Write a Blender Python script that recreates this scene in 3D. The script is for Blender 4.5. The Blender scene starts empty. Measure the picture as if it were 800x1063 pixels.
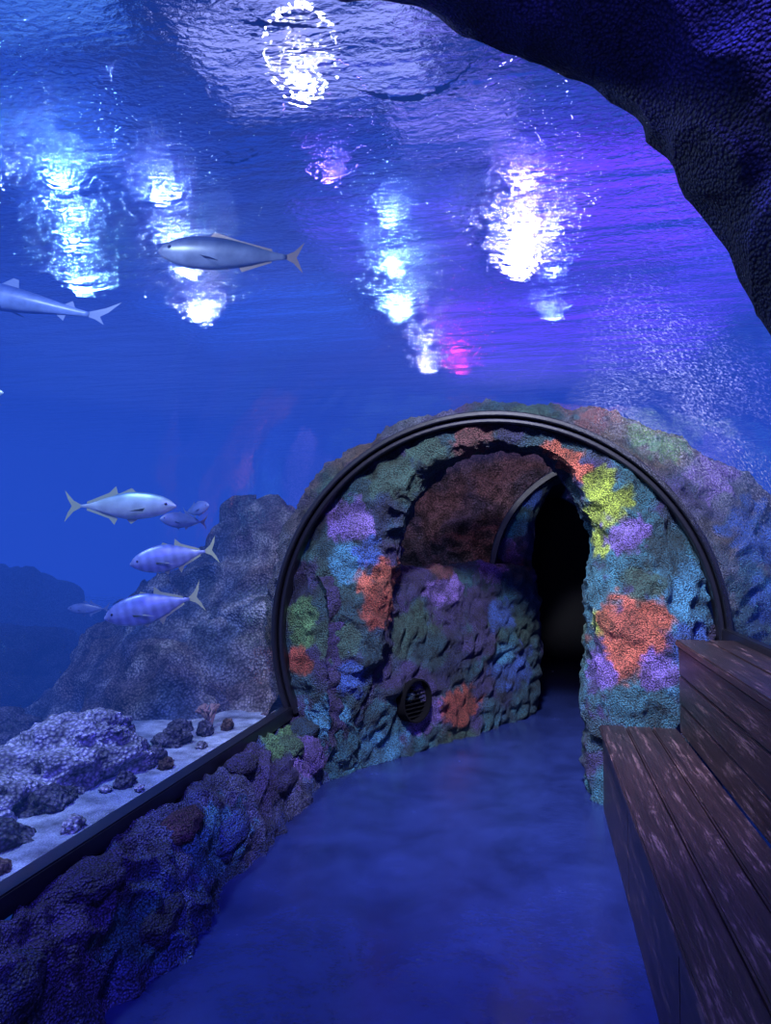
import bpy, bmesh, math, random
from mathutils import Vector, Matrix, noise
random.seed(7)
scene = bpy.context.scene
try:
    scene.view_settings.view_transform = 'Standard'
except Exception:
    pass

def L(r, g, b):
    f = lambda c: (c/255/12.92) if c/255 <= 0.04045 else ((c/255+0.055)/1.055)**2.4
    return (f(r), f(g), f(b))
def smooth(a, b, x):
    t = max(0, min(1, (x-a)/(b-a))); return t*t*(3-2*t)
def mixc(a, b, t): return tuple(a[i]*(1-t)+b[i]*t for i in range(3))

# ------------------------------------------------------------- materials
def new_mat(name):
    m = bpy.data.materials.new(name); m.use_nodes = True
    nt = m.node_tree; nt.nodes.clear()
    out = nt.nodes.new('ShaderNodeOutputMaterial')
    return m, nt, out
def N(nt, typ, **kw):
    n = nt.nodes.new(typ)
    for k, v in kw.items():
        if k.startswith('_'): setattr(n, k[1:], v)
        else: n.inputs[k.replace('__', ' ')].default_value = v
    return n
def simple_mat(name, col, rough=0.5, metal=0.0, bump=0.0, bscale=20, var=0.0, emis=None, estr=0):
    m, nt, out = new_mat(name)
    p = N(nt, 'ShaderNodeBsdfPrincipled'); p.inputs['Roughness'].default_value = rough
    p.inputs['Metallic'].default_value = metal
    p.inputs['Base Color'].default_value = (*col, 1)
    tc = N(nt, 'ShaderNodeTexCoord')
    nz = N(nt, 'ShaderNodeTexNoise', Scale=bscale, Detail=4.0)
    nt.links.new(tc.outputs['Object'], nz.inputs['Vector'])
    if var > 0:
        mx = N(nt, 'ShaderNodeMixRGB', _blend_type='MULTIPLY'); mx.inputs[0].default_value = var
        mx.inputs[1].default_value = (*col, 1); nt.links.new(nz.outputs['Fac'], mx.inputs[2])
        nt.links.new(mx.outputs[0], p.inputs['Base Color'])
    if bump > 0:
        b = N(nt, 'ShaderNodeBump', Strength=bump, Distance=0.02)
        nt.links.new(nz.outputs['Fac'], b.inputs['Height']); nt.links.new(b.outputs[0], p.inputs['Normal'])
    if emis:
        p.inputs['Emission Color'].default_value = (*emis, 1); p.inputs['Emission Strength'].default_value = estr
    nt.links.new(p.outputs[0], out.inputs[0])
    return m

def coral_mat(name, cell=75, bump=0.9, rough=0.75, spec=0.4, contrast=0.6, dist=0.02):
    m, nt, out = new_mat(name)
    at = N(nt, 'ShaderNodeVertexColor'); at.layer_name = 'Col'
    tc = N(nt, 'ShaderNodeTexCoord')
    vo = N(nt, 'ShaderNodeTexVoronoi', Scale=cell)
    nz = N(nt, 'ShaderNodeTexNoise', Scale=cell*0.45, Detail=5.0, Roughness=0.7)
    nz2 = N(nt, 'ShaderNodeTexNoise', Scale=9.0, Detail=4.0)
    for n in (vo, nz, nz2): nt.links.new(tc.outputs['Object'], n.inputs['Vector'])
    mr = N(nt, 'ShaderNodeMapRange'); mr.inputs['From Min'].default_value = 0.0; mr.inputs['From Max'].default_value = 0.7
    mr.inputs['To Min'].default_value = 1.4; mr.inputs['To Max'].default_value = 1.4-contrast*1.75
    nt.links.new(vo.outputs['Distance'], mr.inputs['Value'])
    mr2 = N(nt, 'ShaderNodeMapRange'); mr2.inputs['From Min'].default_value = 0.3; mr2.inputs['From Max'].default_value = 0.7
    mr2.inputs['To Min'].default_value = 0.4; mr2.inputs['To Max'].default_value = 1.5
    nt.links.new(nz2.outputs['Fac'], mr2.inputs['Value'])
    mu = N(nt, 'ShaderNodeMath', _operation='MULTIPLY'); nt.links.new(mr.outputs[0], mu.inputs[0]); nt.links.new(mr2.outputs[0], mu.inputs[1])
    sc = N(nt, 'ShaderNodeVectorMath', _operation='SCALE')
    nt.links.new(at.outputs['Color'], sc.inputs[0]); nt.links.new(mu.outputs[0], sc.inputs['Scale'])
    sub = N(nt, 'ShaderNodeMath', _operation='SUBTRACT'); nt.links.new(nz.outputs['Fac'], sub.inputs[0]); nt.links.new(vo.outputs['Distance'], sub.inputs[1])
    b = N(nt, 'ShaderNodeBump', Strength=bump, Distance=dist)
    nt.links.new(sub.outputs[0], b.inputs['Height'])
    p = N(nt, 'ShaderNodeBsdfPrincipled', Roughness=rough)
    p.inputs['Specular IOR Level'].default_value = spec
    nt.links.new(sc.outputs[0], p.inputs['Base Color']); nt.links.new(b.outputs[0], p.inputs['Normal'])
    nt.links.new(p.outputs[0], out.inputs[0])
    return m
M_coral = coral_mat('coral_rockwork', cell=115, bump=1.0, contrast=.68)
M_coral_fine = coral_mat('coral_rockwork_fine', cell=190, bump=0.9, spec=.3, dist=.012)
M_rock = coral_mat('aquarium_rock_mat', cell=55, bump=1.0, rough=0.9, spec=0.2)
M_black = simple_mat('black_rubber', (0.004, 0.004, 0.008), 0.35, bump=0.05)
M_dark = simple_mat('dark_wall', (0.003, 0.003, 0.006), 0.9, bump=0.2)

# ------------------------------------------------------------- mesh helpers
def link(ob):
    scene.collection.objects.link(ob); return ob
def mesh_obj(name, verts, faces, mats, cols=None, smooth_sh=True, fmats=None):
    me = bpy.data.meshes.new(name); me.from_pydata([tuple(v) for v in verts], [], faces); me.update()
    if cols:
        ca = me.color_attributes.new(name='Col', type='FLOAT_COLOR', domain='POINT')
        flat = []
        for c in cols: flat += [c[0], c[1], c[2], 1.0]
        ca.data.foreach_set('color', flat)
    for m in mats: me.materials.append(m)
    if fmats: me.polygons.foreach_set('material_index', fmats)
    if smooth_sh: me.polygons.foreach_set('use_smooth', [True]*len(me.polygons))
    return link(bpy.data.objects.new(name, me))

C = dict(
    navy=L(30,38,82), teal=L(46,102,122), dteal=L(36,72,90), purple=L(122,96,182), dpurple=L(60,50,106),
    blue=L(56,90,172), turq=L(68,132,170), green=L(90,134,88), dgreen=L(54,84,78), lime=L(156,176,66),
    orange=L(180,90,72), red=L(150,66,56), brown=L(92,76,70), grey=L(85,88,108), violet=L(124,100,176),
    rbrown=L(106,60,66), pink=L(120,74,92))

def base_color(p, pal, scale=2.6, seed=0.0):
    q = p + Vector((noise.noise(p*4+Vector((seed, 3, 1))), noise.noise(p*4+Vector((7, seed, 2))), noise.noise(p*4+Vector((1, 9, seed)))))*0.16
    d, pts = noise.voronoi((q+Vector((seed, 0, 0)))*scale)
    def cc(pt):
        h = math.sin(pt[0]*12.9898+pt[1]*78.233+pt[2]*37.719)*43758.5453
        return pal[int((h-math.floor(h))*len(pal)) % len(pal)]
    e = smooth(0.0, 0.28, d[1]-d[0])
    return mixc(mixc(cc(pts[0]), cc(pts[1]), 0.5), cc(pts[0]), e)
def patch_color(p, base, patches):
    c = base
    for (x, y, z, r, col) in patches:
        r = r*1.12
        d = (p-Vector((x, y, z))); d.y *= 0.35
        if d.length > r*1.8: continue
        dd = d.length + 0.45*r*noise.noise(p*9) + 0.35*r*noise.noise(p*26)
        t = 1-smooth(r*0.76, r*1.10, dd)
        if t > 0: c = mixc(c, C[col], t*.95)
    return c
def disp(p, amp, lump=3.0, micro=34, mamp=.24):
    a = noise.fractal(p*lump, 1.0, 2.0, 3)
    b = abs(noise.noise(p*lump*2.3))
    d, _ = noise.voronoi(p*11)
    d2, _ = noise.voronoi(p*micro)
    return amp*(a*0.8 + 0.5-b*1.3 - 0.4*d[0]) - amp*mamp*d2[0]
def grid_surface(name, fn, nu, nv, amp, pal, patches, mat, lump=3.0, flip=False, pscale=2.6, seed=0.0, ampfn=None, micro=34, mamp=.24):
    P = [[Vector(fn(i/(nu-1), j/(nv-1))) for j in range(nv)] for i in range(nu)]
    V = []; cols = []
    for i in range(nu):
        for j in range(nv):
            du = P[min(i+1, nu-1)][j]-P[max(i-1, 0)][j]
            dv = P[i][min(j+1, nv-1)]-P[i][max(j-1, 0)]
            n = du.cross(dv)
            if n.length > 1e-9: n.normalize()
            if flip: n = -n
            p = P[i][j]
            a = amp*(ampfn(i/(nu-1), j/(nv-1)) if ampfn else 1)
            q = p + n*disp(p, a, lump, micro, mamp)
            V.append(q)
            cols.append(patch_color(p, base_color(p, pal, pscale, seed), patches))
    F = []
    for i in range(nu-1):
        for j in range(nv-1):
            a, b, c, d = i*nv+j, (i+1)*nv+j, (i+1)*nv+j+1, i*nv+j+1
            F.append((a, d, c, b) if flip else (a, b, c, d))
    return V, F, cols
def catmull(keys, t):
    n = len(keys)-1; x = t*n; i = min(int(x), n-1); f = x-i
    p = [keys[max(0, min(n, k))] for k in (i-1, i, i+1, i+2)]
    return tuple(0.5*((2*p[1][k])+(-p[0][k]+p[2][k])*f+(2*p[0][k]-5*p[1][k]+4*p[2][k]-p[3][k])*f*f+(-p[0][k]+3*p[1][k]-3*p[2][k]+p[3][k])*f**3) for k in range(len(keys[0])))

def portal(name, keys, yface, depth, pal, patches, amp, nu=420, nv=100, seed=0.0, mat=None, lump=3.0, mamp=.24):
    # keys: (outer_x, outer_z, inner_x, inner_z, bulge)
    def fn(u, v):
        ox, oz, ix, iz, bu = catmull(keys, u)
        if v < 0.62:
            w = v/0.62
            y = yface - bu*(math.sin(min(1, w*2.2)*math.pi/2)) + 0.10*max(0, (w-0.75)/0.25)**2
            s = w*0.97
            return (ox+(ix-ox)*s, y, oz+(iz-oz)*s)
        w = (v-0.62)/0.38
        y0 = yface-bu+0.10
        s = 0.97+0.03*math.sin(w*math.pi)
        return (ox+(ix-ox)*s, y0+(yface+depth-y0)*w, oz+(iz-oz)*s)
    V, F, cols = grid_surface(name, fn, nu, nv, amp, pal, patches, M_coral, seed=seed, lump=lump, mamp=mamp)
    return mesh_obj(name, V, F, [mat or M_coral], cols)

def arch_pt(c, r, deg):
    return (c[0]+r*math.cos(math.radians(deg)), c[1]+r*math.sin(math.radians(deg)))
CT = (-0.30, 0.95); R = 1.39

# ------------------------------------------------------------- portal with doorway
def K(c, r, deg, ix, iz, bu):
    p = arch_pt(c, r, deg); return (p[0], p[1], ix, iz, bu)
pal_in = [C['dteal'], C['navy'], C['dpurple'], C['dgreen'], C['teal'], C['dpurple'], C['dteal']]
keys1 = [(1.06,-0.03,0.30,-0.03,0.24),(1.07,0.5,0.29,0.5,0.24),(1.07,0.95,0.32,1.0,0.20),K(CT,1.38,30,0.345,1.5,0.12),
  K(CT,1.38,50,0.30,1.76,0.06),K(CT,1.38,70,0.12,2.05,0.03),K(CT,1.38,90,-0.2,2.17,0.02),K(CT,1.38,110,-0.5,2.12,0.02),
  K(CT,1.38,130,-0.76,1.88,0.03),K(CT,1.38,150,-0.90,1.62,0.05),K(CT,1.38,175,-0.95,1.3,0.07),K(CT,1.38,195,-1.02,0.8,0.08),
  (-1.60,0.3,-1.15,0.4,0.08),(-1.55,-0.03,-1.25,-0.03,0.08)]
patches_in = [(.85,4.5,1.25,.26,'turq'),(.55,4.5,1.50,.24,'teal'),(.60,4.4,.62,.26,'teal'),(.33,4.4,1.2,.20,'teal'),(.78,4.5,1.5,.14,'dteal'),(.80,4.4,.75,.13,'turq'),
  (.12,4.5,2.10,.09,'orange'),(.20,4.5,2.06,.10,'orange'),(.30,4.5,1.97,.07,'orange'),(.40,4.5,1.88,.11,'lime'),(.42,4.5,1.72,.13,'lime'),(.37,4.5,1.55,.10,'lime'),(.48,4.5,1.80,.1,'lime'),
  (.53,4.4,1.58,.12,'purple'),(.36,4.4,1.05,.08,'lime'),
  (.55,4.35,1.02,.19,'orange'),(.50,4.35,.84,.13,'orange'),(.68,4.35,1.10,.10,'orange'),(.36,4.35,.78,.11,'purple'),(.68,4.35,.78,.11,'purple'),
  (.35,4.35,.40,.14,'dteal'),(.62,4.5,1.30,.10,'dgreen'),(.9,4.4,.95,.12,'blue'),
  (-1.22,4.5,1.70,.15,'purple'),(-1.12,4.5,1.66,.08,'violet'),(-1.2,4.5,1.42,.13,'turq'),(-1.07,4.5,1.46,.10,'blue'),
  (-.97,4.55,1.27,.17,'orange'),(-1.0,4.55,1.10,.13,'red'),(-1.54,4.5,1.05,.11,'green'),(-1.52,4.5,.93,.09,'green'),(-1.55,4.5,.74,.09,'red'),(-1.5,4.5,1.35,.1,'dpurple'),
  (-.4,4.6,2.25,.12,'rbrown'),(-.9,4.6,2.0,.18,'dgreen'),(-.7,4.6,2.12,.12,'dgreen'),(-1.35,4.6,.4,.14,'turq'),(-1.2,4.6,.2,.14,'teal'),(-1.3,4.6,.9,.14,'dgreen'),(-1.2,4.6,.65,.12,'blue')]
portal('coral_rock_portal', keys1, 4.62, 0.42, pal_in, patches_in, 0.058, 600, 150)

# second, further portal
c2 = (0.69, 1.24)
keys2 = [(1.75,-0.03,.8,-0.03,.05),(1.79,1.24,.8,1.2,.05),K(c2,1.09,50,.75,1.95,.04),K(c2,1.09,90,.45,2.2,.02),K(c2,1.09,115,.2,2.13,.02),
  K(c2,1.09,145,.04,1.9,.03),K(c2,1.09,170,-.03,1.55,.04),(-.4,.8,-.03,.8,.04),(-.38,-0.03,-.03,-0.03,.04)]
p2 = portal('coral_rock_portal', keys2, 6.85, 0.5, pal_in, [(-.2,6.8,1.75,.14,'turq'),(-.05,6.8,2.0,.1,'blue'),(-.25,6.8,1.5,.1,'purple'),(-.1,6.8,1.3,.1,'rbrown')], 0.035, 260, 60, seed=5)

# near arch the photographer stands under
keys0 = [(1.3,-0.03,.310,-0.03,.02),(1.35,.9,.320,.9,.02),(1.3,1.5,.345,1.45,.02),(1.1,2.0,.345,1.70,.02),(.9,2.3,.308,1.86,.02),(.6,2.6,.235,2.02,.02),
  (.15,2.8,.10,2.225,.02),(-.3,2.95,-.31,2.43,.02),(-.9,3.1,-.9,2.62,.02),(-1.7,2.9,-1.55,2.5,.02),(-2.2,1.8,-1.85,1.6,.02),(-2.2,.4,-1.9,.4,.02),(-2.15,-0.03,-1.9,-0.03,.02)]
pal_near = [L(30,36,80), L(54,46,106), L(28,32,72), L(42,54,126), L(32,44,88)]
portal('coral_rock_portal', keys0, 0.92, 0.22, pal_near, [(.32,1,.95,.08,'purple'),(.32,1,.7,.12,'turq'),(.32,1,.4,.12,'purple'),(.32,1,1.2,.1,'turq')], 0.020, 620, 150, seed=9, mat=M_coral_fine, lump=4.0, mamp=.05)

# low diagonal wall
path = [(-1.36,4.50),(-1.14,4.86),(-.90,5.24),(-.60,5.72),(-.30,6.22),(-.06,6.66),(-.03,7.1)]
def fn_low(u, v):
    x, y = catmull(path, u)
    x2, y2 = catmull(path, min(1, u+0.01)); x1, y1 = catmull(path, max(0, u-0.01))
    d = Vector((x2-x1, y2-y1)).normalized(); nrm = Vector((-d.y, d.x))
    H = 1.34; T = 0.34
    if v < 0.62:
        w = v/0.62; z = -0.03+(H-0.07)*w; off = -0.05*math.sin(w*math.pi*0.9)
    elif v < 0.82:
        a = (v-0.62)/0.20*math.pi
        z = H-0.10+0.12*math.sin(a); off = T/2-T/2*math.cos(a)
    else:
        z = (H-0.10)*(1-(v-0.82)/0.18); off = T
    return (x+nrm.x*off, y+nrm.y*off, z)
patches_low = [(-.22,6.36,.49,.18,'blue'),(-.28,6.3,.62,.10,'turq'),(-.83,5.42,.26,.13,'purple'),(-.62,5.7,.26,.14,'red'),(-1.08,4.95,.12,.16,'turq'),(-1.0,5.05,.32,.12,'teal'),
  (-.45,6.0,1.05,.16,'dpurple'),(-.7,5.6,1.2,.12,'purple'),(-.5,5.9,.75,.14,'dpurple'),(-.9,5.2,.9,.18,'dgreen'),(-.1,6.6,.2,.1,'dteal'),(-.8,5.4,.75,.12,'dteal'),(-.3,6.2,.95,.12,'blue'),
  (-.35,6.1,1.33,.12,'violet'),(-.75,5.6,1.35,.1,'rbrown'),(-1.1,4.8,.7,.1,'dpurple')]
V, F, cols = grid_surface('x', fn_low, 260, 150, 0.055, pal_in, patches_low, M_coral, flip=True, seed=2)
mesh_obj('coral_rock_low_wall', V, F, [M_coral], cols)

# ------------------------------------------------------------- rings (black gaskets)
def ring(name, c, r, y0, y1, thick, a0, a1, n=120):
    V = []; F = []
    prof = [(r-thick, y0+0.01), (r-thick+0.008, y0), (r-0.008, y0), (r, y0+0.01), (r, y1), (r-thick, y1)]
    m = len(prof)
    for i in range(n+1):
        a = math.radians(a0+(a1-a0)*i/n)
        for (rr, y) in prof: V.append((c[0]+rr*math.cos(a), y, c[1]+rr*math.sin(a)))
    for i in range(n):
        for j in range(m):
            F.append((i*m+j, i*m+(j+1) % m, (i+1)*m+(j+1) % m, (i+1)*m+j))
    F.append(tuple(range(m))); F.append(tuple(n*m+k for k in range(m))[::-1])
    return V, F
V, F = ring('x', CT, 1.43, 4.50, 4.64, 0.035, -1, 203)
V2, F2 = ring('x', CT, 1.392, 4.535, 4.64, 0.035, -1, 203)
o = len(V); V += V2; F += [tuple(i+o for i in f) for f in F2]
mesh_obj('black_ring_frame', V, F, [M_black], smooth_sh=False)
V, F = ring('x', c2, 1.12, 6.74, 6.90, 0.06, -5, 200)
mesh_obj('black_ring_frame', V, F, [M_black], smooth_sh=False)

# ------------------------------------------------------------- collars (outer rock)
def collar(name, c, rin, rkeys, y0, d1, d2, a0, a1, pal, patches, nu, nv, amp, seed, mat=None):
    def fn(u, v):
        a = math.radians(a0+(a1-a0)*u)
        ro = catmull([(k,) for k in rkeys], u)[0]
        ro += 0.05*noise.noise(Vector((u*14, seed, 0)))
        if v < 0.55:
            w = v/0.55; r = rin+(ro-rin)*w; y = y0+d1*w**1.7
        elif v < 0.85:
            w = (v-0.55)/0.3; r = ro; y = y0+d1+(d2-d1)*w
        else:
            w = (v-0.85)/0.15; r = ro+(rin-ro)*w; y = y0+d2
        return (c[0]+r*math.cos(a), y, c[1]+r*math.sin(a))
    V, F, cols = grid_surface(name, fn, nu, nv, amp, pal, patches, M_coral, seed=seed, flip=True)
    return mesh_obj(name, V, F, [mat or M_coral], cols)
pal_out = [C['grey'], C['brown'], C['dteal'], C['grey'], C['dgreen'], C['dpurple']]
collar('coral_rock_collar', CT, 1.425, [2.15,2.05,1.86,1.68,1.57,1.55,1.58,1.62,1.60,1.56,1.54], 4.62, .30, .8, -4, 205, pal_out,
  [(.85,4.7,2.17,.14,'green'),(.7,4.7,2.28,.1,'green'),(.38,4.7,2.34,.1,'rbrown'),(1.08,4.7,1.95,.14,'violet'),(1.35,4.7,1.6,.2,'blue'),(1.3,4.7,1.2,.2,'dteal'),(1.25,4.7,2.1,.1,'teal'),(1.5,4.7,1.2,.2,'blue'),(0,4.7,2.45,.12,'dgreen')],
  420, 90, 0.08, 3)
collar('coral_rock_collar', c2, 1.13, [1.3,1.25,1.25,1.38,1.65,2.1,2.5,2.5], 6.88, .5, .9, -5, 200,
  [L(92,66,72), L(78,64,76), L(98,68,70), L(68,56,78)], [], 220, 90, 0.13, 8, M_rock)

# ------------------------------------------------------------- curb
def fn_curb(u, v):
    y = 0.6+4.15*u
    w = 0.06*noise.noise(Vector((y*1.7, 5, 0))) + 0.03*noise.noise(Vector((y*5, 1, 0)))
    keys = [(-1.66,.33),(-1.60,.385),(-1.52,.38),(-1.44+w*.6,.31),(-1.385+w,.18),(-1.34+w,.06),(-1.30+w,-0.03)]
    x, z = catmull(keys, v)
    return (x, y, z)
pal_curb = [L(42,56,108), L(66,58,112), L(54,80,144), L(44,82,112), L(40,52,98), L(88,92,134)]
V, F, cols = grid_surface('x', fn_curb, 560, 90, 0.055, pal_curb, [(-1.5,4.1,.36,.10,'green'),(-1.45,4.3,.2,.12,'violet'),(-1.5,2.2,.36,.12,'dpurple'),(-1.42,3.0,.2,.12,'turq'),(-1.42,2.4,.15,.1,'teal')], M_coral, lump=3.4, flip=True, seed=4)
def add_lump(V, F, cols, c, s, col, seed, sub=4):
    bm = bmesh.new(); bmesh.ops.create_icosphere(bm, subdivisions=sub, radius=1)
    o = len(V)
    for v in bm.verts:
        n = v.co.copy()
        p = Vector((n.x*s[0], n.y*s[1], n.z*s[2]))
        p += n*(min(s)*.30*noise.fractal(n*1.3+Vector((seed, 0, 0)), 1, 2, 4)-min(s)*.06*noise.voronoi(n*4)[0][0])
        V.append(Vector(c)+p); cols.append(col)
    for f in bm.faces: F.append(tuple(v.index+o for v in f.verts))
    bm.free()
for k, (c, s, col) in enumerate([((-1.50,3.52,.385),(.075,.12,.05),'dpurple'),((-1.48,2.82,.33),(.08,.15,.065),'rbrown'),((-1.51,2.25,.36),(.09,.15,.06),'dpurple'),
    ((-1.46,4.12,.31),(.09,.1,.07),'green'),((-1.44,3.9,.2),(.09,.18,.1),'dpurple'),((-1.42,4.35,.2),(.1,.12,.12),'purple'),((-1.43,3.2,.15),(.08,.2,.1),'blue'),((-1.48,1.8,.26),(.1,.14,.09),'navy'),((-1.40,2.5,.1),(.08,.2,.09),'navy'),((-1.5,4.5,.3),(.1,.15,.1),'dteal')]):
    add_lump(V, F, cols, c, s, mixc(C[col], C['navy'], 0.4), k*3.1)
mesh_obj('coral_rock_curb', V, F, [M_coral], cols)

# ------------------------------------------------------------- box helper
def bevel_box(bm, x0, x1, y0, y1, z0, z1, bev=0.006, mi=0):
    r = bmesh.ops.create_cube(bm, size=1)
    for v in r['verts']:
        v.co = Vector(((x0+x1)/2+v.co.x*(x1-x0), (y0+y1)/2+v.co.y*(y1-y0), (z0+z1)/2+v.co.z*(z1-z0)))
    fs = set(f for v in r['verts'] for f in v.link_faces)
    for f in fs: f.material_index = mi
    if bev > 0:
        es = list(set(e for f in fs for e in f.edges))
        bmesh.ops.bevel(bm, geom=es, offset=bev, segments=2, affect='EDGES')
def bm_obj(name, bm, mats, sm=False):
    me = bpy.data.meshes.new(name); bm.to_mesh(me); bm.free()
    for m in mats: me.materials.append(m)
    if sm: me.polygons.foreach_set('use_smooth', [True]*len(me.polygons))
    return link(bpy.data.objects.new(name, me))

bm = bmesh.new()
bevel_box(bm, -1.665, -1.585, 1.0, 4.6, 0.375, 0.455, 0.006)
bm_obj('window_sill_black', bm, [M_black])
bm = bmesh.new()
bevel_box(bm, 1.07, 1.12, 1.0, 4.6, 0.93, 1.03, 0.006)
bm_obj('window_sill_black', bm, [M_black])

# ------------------------------------------------------------- floor
m, nt, out = new_mat('floor_epoxy')
tc = N(nt, 'ShaderNodeTexCoord'); n1 = N(nt, 'ShaderNodeTexNoise', Scale=2.4, Detail=9.0, Roughness=0.7, Distortion=0.3); n2 = N(nt, 'ShaderNodeTexNoise', Scale=30.0, Detail=5.0)
nt.links.new(tc.outputs['Object'], n1.inputs['Vector']); nt.links.new(tc.outputs['Object'], n2.inputs['Vector'])
cr = N(nt, 'ShaderNodeValToRGB'); cr.color_ramp.elements[0].position = 0.3; cr.color_ramp.elements[1].position = 0.75
cr.color_ramp.elements[0].color = (*L(17,25,60), 1); cr.color_ramp.elements[1].color = (*L(32,44,96), 1)
nt.links.new(n1.outputs['Fac'], cr.inputs[0])
p = N(nt, 'ShaderNodeBsdfPrincipled'); nt.links.new(cr.outputs[0], p.inputs['Base Color'])
mr = N(nt, 'ShaderNodeMapRange'); mr.inputs['To Min'].default_value = 0.14; mr.inputs['To Max'].default_value = 0.34
nt.links.new(n1.outputs['Fac'], mr.inputs['Value']); nt.links.new(mr.outputs[0], p.inputs['Roughness'])
b = N(nt, 'ShaderNodeBump', Strength=0.08, Distance=0.02); nt.links.new(n2.outputs['Fac'], b.inputs['Height']); nt.links.new(b.outputs[0], p.inputs['Normal'])
nt.links.new(p.outputs[0], out.inputs[0])
bm = bmesh.new(); bevel_box(bm, -1.75, 1.9, -2.0, 10.0, -0.12, 0.0, 0)
bm_obj('floor', bm, [m])

# ------------------------------------------------------------- bench
m, nt, out = new_mat('dark_worn_wood')
tc = N(nt, 'ShaderNodeTexCoord'); mp = N(nt, 'ShaderNodeMapping'); mp.inputs['Scale'].default_value = (24, 0.8, 24)
nt.links.new(tc.outputs['Object'], mp.inputs['Vector'])
n1 = N(nt, 'ShaderNodeTexNoise', Scale=2.6, Detail=10.0, Roughness=0.82, Distortion=0.2); nt.links.new(mp.outputs[0], n1.inputs['Vector'])
n2 = N(nt, 'ShaderNodeTexNoise', Scale=3.0, Detail=8.0, Roughness=0.85)
mp2 = N(nt, 'ShaderNodeMapping'); mp2.inputs['Scale'].default_value = (5.5, 1.4, 5.5)
nt.links.new(tc.outputs['Object'], mp2.inputs['Vector']); nt.links.new(mp2.outputs[0], n2.inputs['Vector'])
cr = N(nt, 'ShaderNodeValToRGB'); cr.color_ramp.elements[0].color = (*L(10,8,12), 1); cr.color_ramp.elements[1].color = (*L(50,34,38), 1)
cr.color_ramp.elements[0].position = 0.36; cr.color_ramp.elements[1].position = 0.66
nt.links.new(n1.outputs['Fac'], cr.inputs[0])
mm = N(nt, 'ShaderNodeMath', _operation='MULTIPLY'); nt.links.new(n1.outputs['Fac'], mm.inputs[0]); nt.links.new(n2.outputs['Fac'], mm.inputs[1])
cr2 = N(nt, 'ShaderNodeValToRGB'); cr2.color_ramp.elements[0].position = 0.285; cr2.color_ramp.elements[1].position = 0.32
cr2.color_ramp.elements[0].color = (0,0,0,1); cr2.color_ramp.elements[1].color = (0.75,0.75,0.75,1)
nt.links.new(mm.outputs[0], cr2.inputs[0])
mx = N(nt, 'ShaderNodeMixRGB'); mx.inputs[2].default_value = (*L(102,78,82), 1)
nt.links.new(cr2.outputs[0], mx.inputs[0]); nt.links.new(cr.outputs[0], mx.inputs[1])
p = N(nt, 'ShaderNodeBsdfPrincipled', Roughness=0.36); nt.links.new(mx.outputs[0], p.inputs['Base Color'])
b = N(nt, 'ShaderNodeBump', Strength=0.5, Distance=0.01); nt.links.new(n1.outputs['Fac'], b.inputs['Height']); nt.links.new(b.outputs[0], p.inputs['Normal'])
nt.links.new(p.outputs[0], out.inputs[0]); M_wood = m
bm = bmesh.new()
ya, yb = 1.0, 4.34
for x0, x1 in ((.350,.492),(.498,.634),(.640,.775)): bevel_box(bm, x0, x1, ya, yb, .445, .485, 0.007)
for k, (y0, y1) in enumerate(((1.0,2.1),(2.105,3.2),(3.205,4.33))): bevel_box(bm, .368, .392, y0, y1, 0.0, .445, 0.004)
for z0, z1 in ((.487,.640),(.646,.798),(.804,.955)): bevel_box(bm, .775, .800, ya, 4.25, z0, z1, 0.006)
for x0, x1 in ((.762,.92),(.926,1.075)): bevel_box(bm, x0, x1, ya, 4.27, .957, .995, 0.007)
bevel_box(bm, .392, .775, 4.28, 4.31, 0.0, .445, 0.003)
bm_obj('wooden_bench', bm, [M_wood])

# ------------------------------------------------------------- vent / porthole in the low wall
d = Vector((.515, .857, 0)); nrm = Vector((.857, -.515, 0))
bm = bmesh.new()
def ringface(bm, r0, r1, z0, z1, n=48, mi=0):
    vs = []
    for i in range(n):
        a = 2*math.pi*i/n
        vs.append([bm.verts.new((r*math.cos(a), r*math.sin(a), z)) for r, z in ((r1, z0), (r1, z1), (r0, z1), (r0, z0))])
    for i in range(n):
        for k in range(4):
            f = bm.faces.new((vs[i][k], vs[(i+1) % n][k], vs[(i+1) % n][(k+1) % 4], vs[i][(k+1) % 4])); f.material_index = mi
ringface(bm, .145, .157, -0.12, 0.01)
r = bmesh.ops.create_circle(bm, cap_ends=True, segments=48, radius=.15)
for v in r['verts']: v.co.z = -0.05
for k in range(-4, 5):
    h = math.sqrt(.143**2-(k*.031)**2)
    bevel_box(bm, -h, h, k*.031-.003, k*.031+.003, -0.045, -0.035, 0.001)
M_vent = simple_mat('vent_black', (.0015,.0015,.003), 1.0, bump=.1)
[n for n in M_vent.node_tree.nodes if n.type == 'BSDF_PRINCIPLED'][0].inputs['Specular IOR Level'].default_value = .1
vent = bm_obj('round_vent', bm, [M_vent])
zc = nrm; xc = d
rot = Matrix((xc, Vector((0,0,1)), zc)).transposed().to_4x4()
vent.matrix_world = Matrix.Translation(Vector((-.92, 5.2, .40))+nrm*0.08) @ rot

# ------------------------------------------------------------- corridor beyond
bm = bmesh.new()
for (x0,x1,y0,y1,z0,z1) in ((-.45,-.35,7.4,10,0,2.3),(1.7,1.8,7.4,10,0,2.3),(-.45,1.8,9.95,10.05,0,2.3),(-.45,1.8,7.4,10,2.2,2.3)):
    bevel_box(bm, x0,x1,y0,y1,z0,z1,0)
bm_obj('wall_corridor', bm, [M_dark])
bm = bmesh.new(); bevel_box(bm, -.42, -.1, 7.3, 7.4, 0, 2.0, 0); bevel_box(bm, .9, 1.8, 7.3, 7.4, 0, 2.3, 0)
bm_obj('wall_door_jamb', bm, [M_dark])

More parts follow.
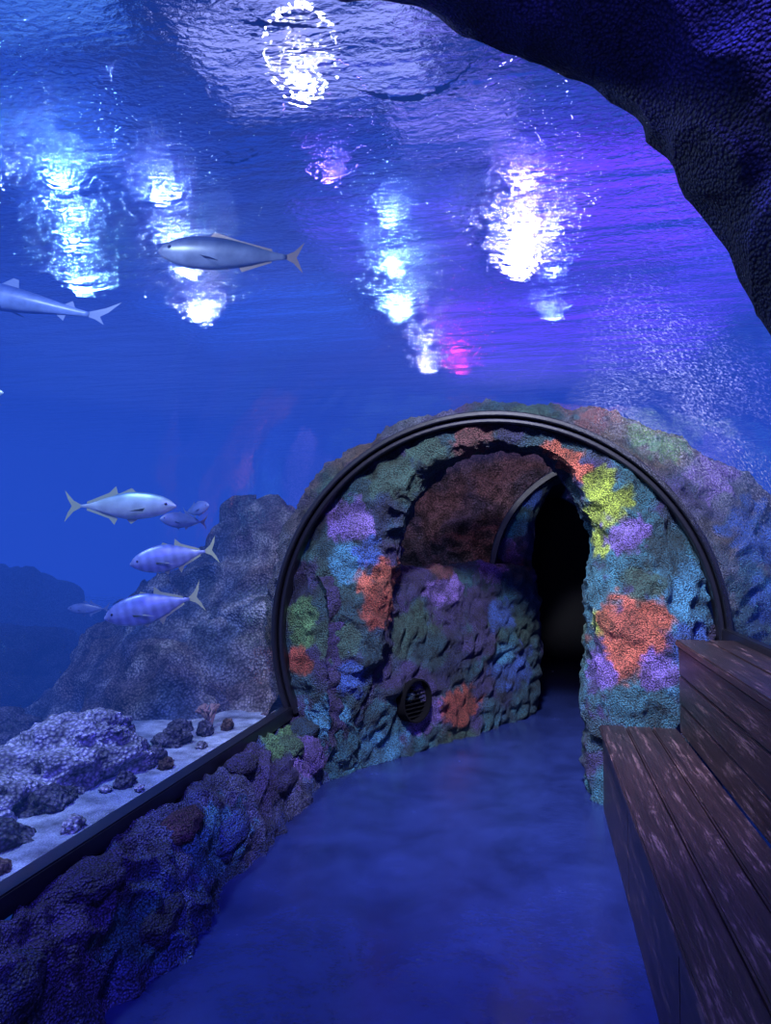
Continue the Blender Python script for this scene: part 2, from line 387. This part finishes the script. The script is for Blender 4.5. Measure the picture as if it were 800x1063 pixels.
# ------------------------------------------------------------- acrylic
m, nt, out = new_mat('acrylic')
lw = N(nt, 'ShaderNodeLayerWeight', Blend=0.5)
pw = N(nt, 'ShaderNodeMath', _operation='POWER'); pw.inputs[1].default_value = 3.0; nt.links.new(lw.outputs['Facing'], pw.inputs[0])
ml = N(nt, 'ShaderNodeMath', _operation='MULTIPLY_ADD'); ml.inputs[1].default_value = 0.28; ml.inputs[2].default_value = 0.035; nt.links.new(pw.outputs[0], ml.inputs[0])
tr = N(nt, 'ShaderNodeBsdfTransparent'); gl = N(nt, 'ShaderNodeBsdfGlossy', Roughness=0.02)
mx = N(nt, 'ShaderNodeMixShader'); nt.links.new(ml.outputs[0], mx.inputs[0]); nt.links.new(tr.outputs[0], mx.inputs[1]); nt.links.new(gl.outputs[0], mx.inputs[2])
# painted specks imitating coral rock reflections, denser on the side over the bench
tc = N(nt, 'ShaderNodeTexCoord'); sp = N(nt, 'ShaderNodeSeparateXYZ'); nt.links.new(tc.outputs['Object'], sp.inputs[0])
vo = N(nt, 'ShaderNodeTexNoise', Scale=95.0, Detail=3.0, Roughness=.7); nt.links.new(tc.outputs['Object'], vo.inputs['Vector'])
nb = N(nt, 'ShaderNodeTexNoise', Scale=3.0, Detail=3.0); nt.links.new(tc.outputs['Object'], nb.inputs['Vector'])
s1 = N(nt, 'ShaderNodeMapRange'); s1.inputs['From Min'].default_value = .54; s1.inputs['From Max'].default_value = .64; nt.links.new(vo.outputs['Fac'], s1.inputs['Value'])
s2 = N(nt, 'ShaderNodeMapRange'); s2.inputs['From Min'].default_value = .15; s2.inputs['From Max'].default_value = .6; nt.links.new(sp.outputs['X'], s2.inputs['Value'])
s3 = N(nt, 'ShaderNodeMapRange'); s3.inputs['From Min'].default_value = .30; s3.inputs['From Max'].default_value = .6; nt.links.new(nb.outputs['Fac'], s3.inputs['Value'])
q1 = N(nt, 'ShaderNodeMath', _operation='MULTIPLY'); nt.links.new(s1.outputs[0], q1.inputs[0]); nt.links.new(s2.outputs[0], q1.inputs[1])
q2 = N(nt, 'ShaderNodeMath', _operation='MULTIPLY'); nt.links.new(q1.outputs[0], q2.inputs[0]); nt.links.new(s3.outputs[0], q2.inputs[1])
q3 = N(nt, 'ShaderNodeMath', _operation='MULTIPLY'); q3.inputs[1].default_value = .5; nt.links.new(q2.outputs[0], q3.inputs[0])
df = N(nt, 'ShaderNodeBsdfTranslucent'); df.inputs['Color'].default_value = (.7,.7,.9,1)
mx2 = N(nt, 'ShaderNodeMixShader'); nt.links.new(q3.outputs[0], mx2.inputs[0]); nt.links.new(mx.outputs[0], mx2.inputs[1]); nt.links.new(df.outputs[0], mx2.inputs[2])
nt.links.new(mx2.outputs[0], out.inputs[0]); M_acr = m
def tube(name, c, r, y0, y1, a0, a1):
    V = []; F = []; n = 128; k = 24
    for i in range(n+1):
        a = math.radians(a0+(a1-a0)*i/n)
        for j in range(k+1):
            V.append((c[0]+r*math.cos(a), y0+(y1-y0)*j/k, c[1]+r*math.sin(a)))
    for i in range(n):
        for j in range(k):
            a = i*(k+1)+j; F.append((a, a+1, a+k+2, a+k+1))
    return mesh_obj(name, V, F, [M_acr])
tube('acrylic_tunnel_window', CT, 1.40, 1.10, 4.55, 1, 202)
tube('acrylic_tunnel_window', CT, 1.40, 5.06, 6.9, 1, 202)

# ------------------------------------------------------------- water volume
hole = [(-1.66,-0.2),(-1.68,.2)] + [arch_pt(CT, 1.405, a) for a in range(200, -1, -4)] + [(1.11,.5),(1.11,-0.2),(-.3,-0.2)]
X0, X1, Z0, Z1 = -30, 24, -1.2, 4.9
cen = (-.3, .6)
V = []; F = []
for (x, z) in hole:
    dx, dz = x-cen[0], z-cen[1]
    s = min(((X1-cen[0])/dx if dx > 1e-6 else (X0-cen[0])/dx if dx < -1e-6 else 1e9), ((Z1-cen[1])/dz if dz > 1e-6 else (Z0-cen[1])/dz if dz < -1e-6 else 1e9))
    ox, oz = cen[0]+dx*s, cen[1]+dz*s
    if abs(ox-X0) < .01 and oz > 3: oz = Z1
    if abs(ox-X1) < .01 and oz > 3: oz = Z1
    for y in (-4, 45): V += [(x, y, z), (ox, y, oz)]
n = len(hole)
for i in range(n):
    a = i*4; b = ((i+1) % n)*4
    F += [(a, b, b+1, a+1), (a+2, a+3, b+3, b+2), (a, a+2, b+2, b), (a+1, b+1, b+3, a+3)]
m, nt, out = new_mat('tank_water')
DEN = 0.115
va = N(nt, 'ShaderNodeVolumeAbsorption', Density=DEN); va.inputs['Color'].default_value = (0,0,0.1,1)
em = N(nt, 'ShaderNodeEmission', Strength=DEN); em.inputs['Color'].default_value = (0.016, 0.072, 0.52, 1)  # glow put into the water in place of scattered haze
ad = N(nt, 'ShaderNodeAddShader'); nt.links.new(va.outputs[0], ad.inputs[0]); nt.links.new(em.outputs[0], ad.inputs[1])
nt.links.new(ad.outputs[0], out.inputs['Volume'])
w = mesh_obj('tank_water', V, F, [m], smooth_sh=False)
bm = bmesh.new(); bm.from_mesh(w.data); bmesh.ops.recalc_face_normals(bm, faces=bm.faces); bm.to_mesh(w.data); bm.free()

# ------------------------------------------------------------- water surface
m, nt, out = new_mat('water_surface_mat')
tc = N(nt, 'ShaderNodeTexCoord')
mp = N(nt, 'ShaderNodeMapping'); mp.inputs['Scale'].default_value = (0.30, 1.2, 1.0); mp.inputs['Rotation'].default_value = (0,0,math.radians(-12)); nt.links.new(tc.outputs['Object'], mp.inputs['Vector'])
mpb = N(nt, 'ShaderNodeMapping'); mpb.inputs['Scale'].default_value = (0.7, 1.2, 1.0); mpb.inputs['Rotation'].default_value = (0,0,math.radians(-20)); nt.links.new(tc.outputs['Object'], mpb.inputs['Vector'])
n1 = N(nt, 'ShaderNodeTexNoise', Scale=2.6, Detail=2.0, Distortion=0.2); n2 = N(nt, 'ShaderNodeTexNoise', Scale=20.0, Detail=4.0, Distortion=0.5)
nt.links.new(mp.outputs[0], n1.inputs['Vector']); nt.links.new(mpb.outputs[0], n2.inputs['Vector'])
ma = N(nt, 'ShaderNodeMath', _operation='MULTIPLY_ADD'); ma.inputs[1].default_value = 0.27
nt.links.new(n2.outputs['Fac'], ma.inputs[0]); nt.links.new(n1.outputs['Fac'], ma.inputs[2])
b = N(nt, 'ShaderNodeBump', Strength=1.0, Distance=0.30); nt.links.new(ma.outputs[0], b.inputs['Height'])
rf = N(nt, 'ShaderNodeBsdfGlass', Roughness=0.0, IOR=1.05); rf.inputs['Color'].default_value = (0.85,0.9,1,1)
tl = N(nt, 'ShaderNodeBsdfTranslucent'); tl.inputs['Color'].default_value = (0.45,0.5,1,1)
nt.links.new(b.outputs[0], rf.inputs['Normal']); nt.links.new(b.outputs[0], tl.inputs['Normal'])
m1 = N(nt, 'ShaderNodeMixShader'); m1.inputs[0].default_value = 0.16; nt.links.new(rf.outputs[0], m1.inputs[1]); nt.links.new(tl.outputs[0], m1.inputs[2])
nt.links.new(m1.outputs[0], out.inputs[0])
mesh_obj('water_surface', [(-40,-8,4.5),(40,-8,4.5),(40,50,4.5),(-40,50,4.5)], [(0,1,2,3)], [m], smooth_sh=False)

# ------------------------------------------------------------- lamps above the surface, extra ones added to lengthen glint streaks
def lamp(x, y, z, r, col, st):
    bm = bmesh.new()
    q = bmesh.ops.create_cone(bm, cap_ends=True, segments=28, radius1=r*1.15, radius2=r*0.7, depth=r*2.4)
    for v in q['verts']: v.co.z += r*1.2+.01
    q = bmesh.ops.create_circle(bm, cap_ends=True, segments=28, radius=r)
    for f in set(f for v in q['verts'] for f in v.link_faces): f.material_index = 1
    me_ = simple_mat('lamp_lens', (0,0,0), .5, emis=col, estr=st)
    ob = bm_obj('pool_spotlight', bm, [M_black, me_])
    dirv = (Vector((-.3, 2.0, -1.5))-Vector((x, y, z))).normalized()
    ob.matrix_world = Matrix.Translation((x, y, z)) @ (-dirv).to_track_quat('Z', 'Y').to_matrix().to_4x4()
lamps = [(-2.5,7.3,.042,(1,.88,.6),1100),(-.2,13.0,.12,(.75,.62,1),1100),(-.2,11.4,.05,(.55,.45,1),1000),(-.1,9.9,.035,(.4,.3,1),900),(-2.9,15.0,.07,(.4,.75,1),1000),(-2.5,12.6,.045,(.25,.55,1),1000),(-2.2,10.6,.035,(.2,.4,1),1000),
 (-8.8,12.2,.065,(.35,.75,1),1000),(-7.7,10.4,.05,(.25,.6,1),1000),(-6.5,8.46,.045,(.2,.5,1),900),(-7.0,9.4,.035,(.3,.6,1),900),(-7.36,14.4,.055,(.8,.85,1),1000),(-6.3,11.8,.05,(.5,.65,1),1000),(-5.34,9.24,.045,(.3,.45,1),900),(-5.9,10.6,.04,(.3,.5,1),900),(-3,20,.05,(.75,.75,1),700),(-2.7,17.5,.035,(.6,.65,1),700),
 (-2.1,20.5,.05,(1,.03,.2),500),(-2.0,18.4,.035,(1,.03,.25),500),(.43,15.8,.05,(.15,.25,1),800),(.40,13.2,.04,(.15,.2,1),800),(.35,11.4,.03,(.15,.2,1),800),(-7.6,8.2,.045,(.4,.6,1),800),(-2.73,9.1,.03,(.3,.15,1),500)]
for (x, y, r, col, st) in lamps: lamp(x, y, 6.5, r, col, st)

# ceiling of the hall above the pool, with added glow panels tinting the ripples
M_ceil = simple_mat('hall_ceiling', L(14,16,40), .9, bump=.3, var=.5)
bm = bmesh.new(); bevel_box(bm, -40, 40, -8, 55, 8.6, 8.8, 0)
for k in range(14): bevel_box(bm, -40, 40, -4+k*4, -3.6+k*4, 8.1, 8.6, 0)
bm_obj('ceiling', bm, [M_ceil])
for (x, y, sx, sy, col, st) in [(-2.9,8.8,3.0,2.0,(.42,.45,1),1.5),(-1.2,10.8,1.8,1.4,(.34,.26,1),1.2),(1.7,14.5,4.0,5.0,(.20,.03,1),2.6),(1.3,24,9,9,(.17,.01,1),3.2),(-8.2,10.5,3,3,(.04,.18,1),1.0),(-3.0,15,3.4,4,(.14,.09,1),1.3),(-8,20,6,6,(.03,.18,1),1.1),(4.5,11.5,2.5,4,(.16,.07,1),2.0),(-6,7.2,2,1.2,(.1,.3,1),.9),(6,19,5,6,(.14,.04,1),2.0)]:
    bm = bmesh.new(); bevel_box(bm, x-sx/2, x+sx/2, y-sy/2, y+sy/2, 7.9, 7.98, .02); bevel_box(bm, x-sx/2-.05, x+sx/2+.05, y-sy/2-.05, y+sy/2+.05, 7.98, 8.1, .02, 1)
    bm_obj('added_glow_panel', bm, [simple_mat('added_panel_glow', (0,0,0), .5, emis=col, estr=st), M_black])

def area(name, loc, target, size, col, energy, spread=None):
    l = bpy.data.lights.new(name, 'AREA'); l.shape = 'DISK'; l.size = size; l.color = col; l.energy = energy
    if spread: l.spread = math.radians(spread)
    ob = link(bpy.data.objects.new(name, l)); ob.location = loc
    ob.rotation_euler = (Vector(target)-Vector(loc)).to_track_quat('-Z', 'Y').to_euler()
    return ob
area('flood_light_portal', (-.3, 1.4, 4.35), (.15, 4.6, 1.35), .5, (.86,.90,1.0), 195, 66)
area('flood_light_reef', (-2.8, 2.2, 4.35), (-2.4, 4.6, .5), .6, (.48,.68,1.0), 320)
area('flood_light_floor', (-.2, .2, 4.35), (-.4, 2.0, 0), .8, (.13,.11,1.0), 230, 100)
area('pink_lamp', (-.9, 5.9, 3.4), (-.8, 7.0, 1.9), .3, (1,.38,.55), 10)
area('added_fill_light', (-.4, -1.4, 2.1), (-.3, 1.6, 1.2), .3, (.35,.38,1.0), 18)  # fill light added behind the camera to brighten near arch, curb and floor

# ------------------------------------------------------------- dark ragged strips just under the surface
M_strip = simple_mat('dark_strip_mat', L(40,36,80), .7, bump=.3)
def surface_strip(pts, wid, seed):
    V = []; F = []
    n = 60; rnd = random.Random(seed)
    for i in range(n+1):
        x, y = catmull(pts, i/n)
        ww = wid*max(0.02, noise.noise(Vector((i*.33, seed, 0)))+.45)*math.sin(math.pi*min(1, i/n+.02))
        dx = .05*noise.noise(Vector((i*.7, seed, 5)))
        V += [(x+dx, y-ww, 4.46), (x+dx, y+ww, 4.465)]
    for i in range(n): F.append((2*i, 2*i+1, 2*i+3, 2*i+2))
    for k in range(12):
        x, y = catmull(pts, rnd.random()); x += rnd.uniform(-.15,.15); y += rnd.uniform(-.1,.1); o = len(V)
        s = rnd.uniform(.006,.018)
        for a in range(6):
            t = a*math.pi/3; V.append((x+s*1.9*math.cos(t)*rnd.uniform(.6,1), y+s*math.sin(t)*rnd.uniform(.5,1), 4.46))
        F.append(tuple(range(o, o+6)))
    mesh_obj('dark_surface_strip', V, F, [M_strip], smooth_sh=False)
surface_strip([(-1.15,4.25),(-.85,4.45),(-.55,4.4),(-.25,4.1)], .07, 3)
surface_strip([(-2.45,4.85),(-2.2,4.95),(-1.9,4.8)], .03, 8)
surface_strip([(-1.6,3.6),(-1.4,3.65),(-1.1,3.75)], .05, 12)

# ------------------------------------------------------------- seabed
def hsea(x, y):
    z = 0.40 - 0.45*smooth(-2.3, -5.0, x) if x > -5 else -0.05
    z += 0.05*noise.noise(Vector((x*.9, y*.9, 0)))*smooth(-1.8, -2.4, x) + .01*noise.noise(Vector((x*5, y*5, 0)))
    return z
V = []; F = []; cols = []; nu, nv = 110, 190
for i in range(nu):
    x = -1.67-20*(i/(nu-1))**2
    for j in range(nv):
        y = -3+24*j/(nv-1); V.append(Vector((x, y, hsea(x, y)))); cols.append(mixc(L(148,156,178), L(98,112,142), .4+.9*noise.noise(Vector((x*2.5, y*2.5, 1)))))
for i in range(nu-1):
    for j in range(nv-1):
        a = i*nv+j; F.append((a, a+nv, a+nv+1, a+1))
M_sand = coral_mat('sand', cell=140, bump=0.4, rough=0.95, spec=0.1, contrast=0.35)
mesh_obj('sandy_seabed', V, F, [M_sand], cols)

# rock mound
def hm(x, y):
    d = math.hypot((x+2.15)/1.12, (y-6.35)/1.05)
    d += .22*noise.noise(Vector((x*1.3, y*1.3, 4)))
    h = 1.60*max(0, min(1, (2.0-d)/1.45))**.9
    p = Vector((x, y, h))
    h += .26*noise.fractal(p*1.5, 1, 2, 5)*smooth(2.1, 1.6, d) - .16*abs(noise.noise(p*3.4))
    if d > 2.0: h -= (d-2.0)*.8
    hh = h*3.4; st = math.floor(hh)+smooth(.25, .8, hh-math.floor(hh))
    h = h*.7+st/3.4*.3
    return .26+h*.96
V = []; F = []; cols = []; nu, nv = 200, 320
for i in range(nu):
    x = -5.1+3.38*i/(nu-1)
    for j in range(nv):
        y = 3.6+6.0*j/(nv-1); z = hm(x, y); p = Vector((x, y, z))
        V.append(p+Vector((.12*noise.noise(p*4), .20*noise.noise(p*3), 0))*smooth(-1.75, -2.2, x))
        cols.append(mixc(base_color(p, [L(80,90,118), L(98,88,96), L(68,80,116), L(88,80,96)], 1.6, 1), L(165,164,176), .5*smooth(.0, .5, noise.noise(p*6))))
for i in range(nu-1):
    for j in range(nv-1):
        a = i*nv+j; F.append((a, a+nv, a+nv+1, a+1))
mesh_obj('reef_rock_mound', V, F, [M_rock], cols)

def rock(name, c, s, col, seed, sub=5):
    V = []; F = []; cols = []
    bm = bmesh.new(); bmesh.ops.create_icosphere(bm, subdivisions=sub, radius=1)
    for v in bm.verts:
        n = v.co.copy(); q = n*1.3+Vector((seed*5.3, seed, 0))
        k = 1+.32*noise.fractal(q*1.2, 1, 2, 4)-.18*abs(noise.noise(q*2.6))-.06*noise.voronoi(q*5)[0][0]
        V.append(Vector(c)+Vector((n.x*s[0]*k, n.y*s[1]*k, n.z*s[2]*k)))
        cols.append(mixc(col, mixc(col, L(40,44,66), .6), .4+.8*noise.noise(q*2.5)))
    for f in bm.faces: F.append(tuple(v.index for v in f.verts))
    bm.free()
    return mesh_obj(name, V, F, [M_rock], cols)
g = L(182,182,208); dk = L(96,94,118); fk = L(60,66,88); br = L(112,90,84)
for k, (c, s, col) in enumerate([((-2.28,3.15,.40),(.34,.42,.24),g),((-2.2,3.3,.58),(.16,.17,.1),g),((-2.40,2.6,.36),(.38,.42,.19),g),((-2.06,2.75,.39),(.11,.16,.08),dk),
    ((-2.02,3.75,.42),(.10,.12,.07),dk),((-1.94,3.98,.42),(.05,.06,.06),dk),((-1.98,2.35,.38),(.12,.13,.11),dk),((-2.6,2.1,.34),(.30,.34,.18),g),((-1.88,3.05,.41),(.05,.07,.05),dk),
    ((-3.6,4.2,.25),(.4,.35,.15),dk),((-5.6,6.6,.2),(.9,.9,.5),fk),((-7.5,9,.2),(1.6,1.2,1.0),fk),((-9.0,7.0,.1),(1.4,1.2,.7),fk),((-5.0,9.5,.2),(1.1,1.0,.9),fk),
    ((-1.86,4.12,.42),(.04,.05,.05),br),((-2.12,4.02,.42),(.08,.09,.05),dk),((-1.84,3.35,.41),(.04,.05,.04),br),((-1.80,2.55,.41),(.04,.06,.04),g),((-1.95,3.42,.42),(.07,.08,.06),dk),((-1.82,3.7,.41),(.03,.04,.03),g),((-1.80,2.15,.41),(.04,.05,.04),br),((-1.92,2.95,.41),(.03,.03,.02),g),((-1.78,3.0,.41),(.02,.03,.02),g)]):
    rock('reef_rock', c, s, col, k+1.5, 5 if k < 14 else 4)
# small branching coral by the sill
M_branch = simple_mat('branch_coral_mat', L(120,96,104), .8, bump=.5, bscale=60)
V = []; F = []
def branch(p, d, r, n):
    ln = .06 if n > 1 else .04
    q = p+d*ln; u = d.orthogonal().normalized(); w_ = d.cross(u); o = len(V)
    for (c, rr) in ((p, r), (q, r*.75)):
        for k in range(8):
            a = k*math.pi/4; V.append(c+(u*math.cos(a)+w_*math.sin(a))*rr)
    for k in range(8): F.append((o+k, o+(k+1) % 8, o+8+(k+1) % 8, o+8+k))
    F.append(tuple(o+8+k for k in range(8)))
    if n > 1:
        for k in range(3):
            e = (d+Vector((random.uniform(-.8,.8), random.uniform(-.8,.8), random.uniform(-.1,.4)))).normalized(); branch(q-d*.006, e, r*.78, n-1)
for k in range(4): branch(Vector((-1.98+random.uniform(-.02,.02), 4.15+random.uniform(-.02,.02), .40)), Vector((random.uniform(-.4,.4), random.uniform(-.4,.4), 1)).normalized(), .012, 3)
mesh_obj('branching_coral', V, F, [M_branch])

# ------------------------------------------------------------- fish
def fish_mat(name, back, belly, bars, barfac=.3, metal=.15):
    m, nt, out = new_mat(name)
    tc = N(nt, 'ShaderNodeTexCoord'); sp = N(nt, 'ShaderNodeSeparateXYZ'); nt.links.new(tc.outputs['Object'], sp.inputs[0])
    mr = N(nt, 'ShaderNodeMapRange'); mr.inputs['From Min'].default_value = -.03; mr.inputs['From Max'].default_value = .07
    nt.links.new(sp.outputs['Z'], mr.inputs['Value'])
    mx = N(nt, 'ShaderNodeMixRGB'); mx.inputs[1].default_value = (*belly, 1); mx.inputs[2].default_value = (*back, 1); nt.links.new(mr.outputs[0], mx.inputs[0])
    wv = N(nt, 'ShaderNodeTexWave', Scale=bars, Distortion=2.0); wv.bands_direction = 'X'; nt.links.new(tc.outputs['Object'], wv.inputs['Vector'])
    m2 = N(nt, 'ShaderNodeMixRGB', _blend_type='MULTIPLY'); m2.inputs[0].default_value = barfac
    nt.links.new(mx.outputs[0], m2.inputs[1]); nt.links.new(wv.outputs['Color'], m2.inputs[2])
    nz = N(nt, 'ShaderNodeTexNoise', Scale=18.0, Detail=3.0); nt.links.new(tc.outputs['Object'], nz.inputs['Vector'])
    m3 = N(nt, 'ShaderNodeMixRGB', _blend_type='OVERLAY'); m3.inputs[0].default_value = .5
    nt.links.new(m2.outputs[0], m3.inputs[1]); nt.links.new(nz.outputs['Fac'], m3.inputs[2])
    p = N(nt, 'ShaderNodeBsdfPrincipled', Roughness=.38, Metallic=metal); nt.links.new(m3.outputs[0], p.inputs['Base Color'])
    nt.links.new(p.outputs[0], out.inputs[0]); return m
M_jack = fish_mat('jack_skin', L(80,115,150), L(185,196,200), 3.0, .1, .3)
M_bar = fish_mat('striped_jack_skin', L(88,106,175), L(150,162,205), 6.5, .25, .3)
M_dull = fish_mat('grey_fish_skin', L(42,50,80), L(108,114,138), 1.5, .2, 0)
M_shark = fish_mat('shark_skin', L(55,72,132), L(112,132,188), 0.5, .1, 0)
M_fin = simple_mat('fish_fin_yellow', L(135,142,115), .5, bump=.1)
M_find = simple_mat('fish_fin_grey', L(85,100,145), .5, bump=.1)
M_finb = simple_mat('fish_fin_brown', L(108,86,74), .5, bump=.1)
M_eye = simple_mat('fish_eye', (.005,.005,.01), .1)
def fish(name, loc, length, heading, top, bot, width, mats, fins, bend=0.0):
    V = []; F = []; fm = []
    ns, nr = 44, 20
    def itp(keys, x):
        n = len(keys)
        for i in range(n-1):
            if keys[i][0] <= x <= keys[i+1][0]:
                f = (x-keys[i][0])/(keys[i+1][0]-keys[i][0])
                p0, p1, p2, p3 = keys[max(0,i-1)][1], keys[i][1], keys[i+1][1], keys[min(n-1,i+2)][1]
                return max(.001, .5*((2*p1)+(-p0+p2)*f+(2*p0-5*p1+4*p2-p3)*f*f+(-p0+3*p1-3*p2+p3)*f**3))
        return keys[-1][1]
    x0, x1 = top[0][0], top[-1][0]
    for i in range(ns+1):
        s = i/ns; x = x0+(x1-x0)*(1-(1-s)**1.6)
        t, b = itp(top, x), itp(bot, x); wd = width*itp(top, x)*2*(0.55+0.45*smooth(x0, x0+.3, x))
        for k in range(nr):
            a = 2*math.pi*k/nr; sz = math.sin(a)
            V.append(Vector((x, wd*.5*math.cos(a)*(1-.25*abs(sz)), (t if sz > 0 else b)*sz)))
    for i in range(ns):
        for k in range(nr):
            F.append((i*nr+k, i*nr+(k+1) % nr, (i+1)*nr+(k+1) % nr, (i+1)*nr+k)); fm.append(0)
    F.append(tuple(ns*nr+k for k in range(nr))); fm.append(0)
    F.append(tuple(range(nr))[::-1]); fm.append(0)
    for kind, pts in fins:
        o = len(V)
        if kind == 'm':
            for x, z in pts: V.append(Vector((x, 0, z)))
            F.append(tuple(range(o, o+len(pts)))); fm.append(1)
        else:
            for sg in (1, -1):
                o = len(V)
                for x, yy, z in pts: V.append(Vector((x, sg*yy, z)))
                F.append(tuple(range(o, o+len(pts)))); fm.append(1)
    ex = x1-.085; t = itp(top, ex)
    for sg in (1, -1):
        o = len(V); bm = bmesh.new(); bmesh.ops.create_uvsphere(bm, u_segments=10, v_segments=8, radius=.014)
        for v in bm.verts: V.append(v.co+Vector((ex, sg*width*t*.80, t*.25)))
        for f in bm.faces: F.append(tuple(v.index+o for v in f.verts)); fm.append(2)
        bm.free()
    V = [Vector((v.x, v.y+bend*(max(0, -v.x))**2, v.z))*length for v in V]
    ob = mesh_obj(name, V, F, mats, fmats=fm)
    h = Vector(heading).normalized(); side = Vector((0,0,1)).cross(h).normalized(); up = h.cross(side)
    ob.matrix_world = Matrix.Translation(loc) @ Matrix((h, side, up)).transposed().to_4x4()
    return ob
jt = [(-.36,.016),(-.28,.03),(-.12,.10),(.08,.165),(.26,.155),(.38,.115),(.46,.06),(.5,.012)]
jb = [(-.36,.016),(-.28,.03),(-.12,.10),(.08,.155),(.26,.14),(.38,.10),(.46,.05),(.5,.014)]
jf = [('m', [(-.35,.014),(-.42,.06),(-.50,.17),(-.47,.07),(-.435,0),(-.47,-.07),(-.50,-.17),(-.42,-.06),(-.35,-.014)]),
      ('m', [(.14,.15),(.10,.19),(.0,.135),(-.08,.115)]), ('m', [(-.02,.13),(-.04,.21),(-.10,.14),(-.30,.045),(-.30,.02),(-.05,.11)]),
      ('m', [(-.02,-.13),(-.05,-.20),(-.10,-.13),(-.30,-.045),(-.30,-.02),(-.05,-.11)]),
      ('m', [(.16,-.14),(.10,-.19),(.06,-.14)]),
      ('p', [(.24,.055,-.02),(.12,.10,-.05),(.0,.10,-.09),(.10,.07,-.05),(.22,.055,-.05)])]
rt = Vector((.9785,.2062,0))
st = [(x, y*.76) for x, y in jt]; sb = [(x, y*.76) for x, y in jb]
fish('trevally_fish', (-2.4,3.78,1.755), .66, rt+Vector((0,0,.0)), st, sb, .42, [M_jack, M_fin, M_eye], [(k, [(p[0], p[1]*.85) if k == 'm' else p for p in pts]) for k, pts in jf])
fish('trevally_fish', (-2.09,3.86,1.455), .50, -rt+Vector((.15,-.3,-.18)), jt, jb, .42, [M_bar, M_fin, M_eye], jf, .3)
fish('trevally_fish', (-2.10,3.66,1.175), .54, -rt+Vector((.1,-.2,-.22)), jt, jb, .42, [M_bar, M_fin, M_eye], jf, -.2)
fish('trevally_fish', (-2.42,4.6,1.70), .34, -rt+Vector((.3,-.5,.05)), jt, jb, .45, [M_shark, M_find, M_eye], jf)
fish('trevally_fish', (-2.34,4.62,1.78), .30, rt+Vector((-.4,-.5,.1)), jt, jb, .45, [M_shark, M_find, M_eye], jf)
fish('trevally_fish', (-3.39,4.94,1.04), .33, -rt, st, sb, .42, [M_shark, M_find, M_eye], jf)
fish('trevally_fish', (-3.75,4.27,2.6), .2, rt, jt, jb, .42, [M_jack, M_find, M_eye], jf)
at = [(-.38,.018),(-.28,.035),(-.1,.08),(.1,.115),(.28,.11),(.4,.08),(.47,.045),(.5,.01)]
af = [('m', [(-.37,.012),(-.43,.04),(-.50,.11),(-.47,.04),(-.45,0),(-.47,-.04),(-.50,-.11),(-.43,-.04),(-.37,-.012)]),
      ('m', [(.16,.11),(.12,.15),(-.05,.10),(-.28,.05),(-.28,.02)]), ('m', [(-.05,-.08),(-.08,-.12),(-.28,-.045),(-.28,-.02)]),
      ('p', [(.22,.05,-.03),(.12,.09,-.06),(.06,.08,-.08),(.18,.045,-.05)])]
fish('amberjack_fish', (-1.86,4.1,3.36), .92, -rt+Vector((0,0,.05)), at, at, .55, [M_dull, M_finb, M_eye], af)
sht = [(-.34,.014),(-.2,.03),(0,.06),(.18,.075),(.32,.06),(.44,.035),(.5,.01)]
shf = [('m', [(-.33,.012),(-.42,.05),(-.50,.10),(-.44,.03),(-.40,-.0),(-.43,-.04),(-.38,-.02),(-.33,-.012)]),
       ('m', [(.16,.07),(.10,.115),(.07,.11),(.06,.065)]), ('m', [(-.2,.03),(-.24,.055),(-.26,.02)]), ('m', [(-.16,-.03),(-.21,-.06),(-.22,-.02)]),
       ('p', [(.22,.05,-.03),(.10,.14,-.05),(.06,.14,-.055),(.12,.05,-.04)])]
fish('reef_shark', (-3.45,4.25,3.22), 1.30, -rt+Vector((0,0,.20)), sht, sht, .85, [M_shark, M_find, M_eye], shf)

# ------------------------------------------------------------- world
w = bpy.data.worlds.new('tank_world'); scene.world = w; w.use_nodes = True; nt = w.node_tree; nt.nodes.clear()
out = nt.nodes.new('ShaderNodeOutputWorld'); bg = nt.nodes.new('ShaderNodeBackground')
tc = nt.nodes.new('ShaderNodeTexCoord'); sp = nt.nodes.new('ShaderNodeSeparateXYZ'); cr = nt.nodes.new('ShaderNodeValToRGB')
nt.links.new(tc.outputs['Generated'], sp.inputs[0])
mr = nt.nodes.new('ShaderNodeMapRange'); mr.inputs['From Min'].default_value = -1; nt.links.new(sp.outputs['Z'], mr.inputs['Value'])
nt.links.new(mr.outputs[0], cr.inputs[0])
e = cr.color_ramp.elements; e[0].position = 0.45; e[0].color = (.002,.01,.06,1); e[1].position = .56; e[1].color = (.05,.20,.75,1)
x = e.new(.66); x.color = (.02,.045,.42,1); x = e.new(1.0); x.color = (.03,.035,.24,1)
mv = nt.nodes.new('ShaderNodeMapRange'); mv.inputs['From Min'].default_value = -.4; mv.inputs['From Max'].default_value = .15
nt.links.new(sp.outputs['X'], mv.inputs['Value'])
mxw = nt.nodes.new('ShaderNodeMixRGB'); mxw.blend_type = 'MULTIPLY'; mxw.inputs[2].default_value = (4.0,.22,1.3,1)
nt.links.new(mv.outputs[0], mxw.inputs[0]); nt.links.new(cr.outputs[0], mxw.inputs[1])
nt.links.new(mxw.outputs[0], bg.inputs[0]); bg.inputs[1].default_value = 0.8
nt.links.new(bg.outputs[0], out.inputs[0])

# ------------------------------------------------------------- camera
cam = bpy.data.cameras.new('camera'); co = link(bpy.data.objects.new('camera', cam)); scene.camera = co
cam.sensor_fit = 'VERTICAL'; cam.sensor_height = 24.0; cam.lens = 737/1063*24.0; cam.clip_start = 0.02
co.location = (0, 0, 1.5); co.rotation_euler = (math.radians(93.0), 0, math.radians(11.9))
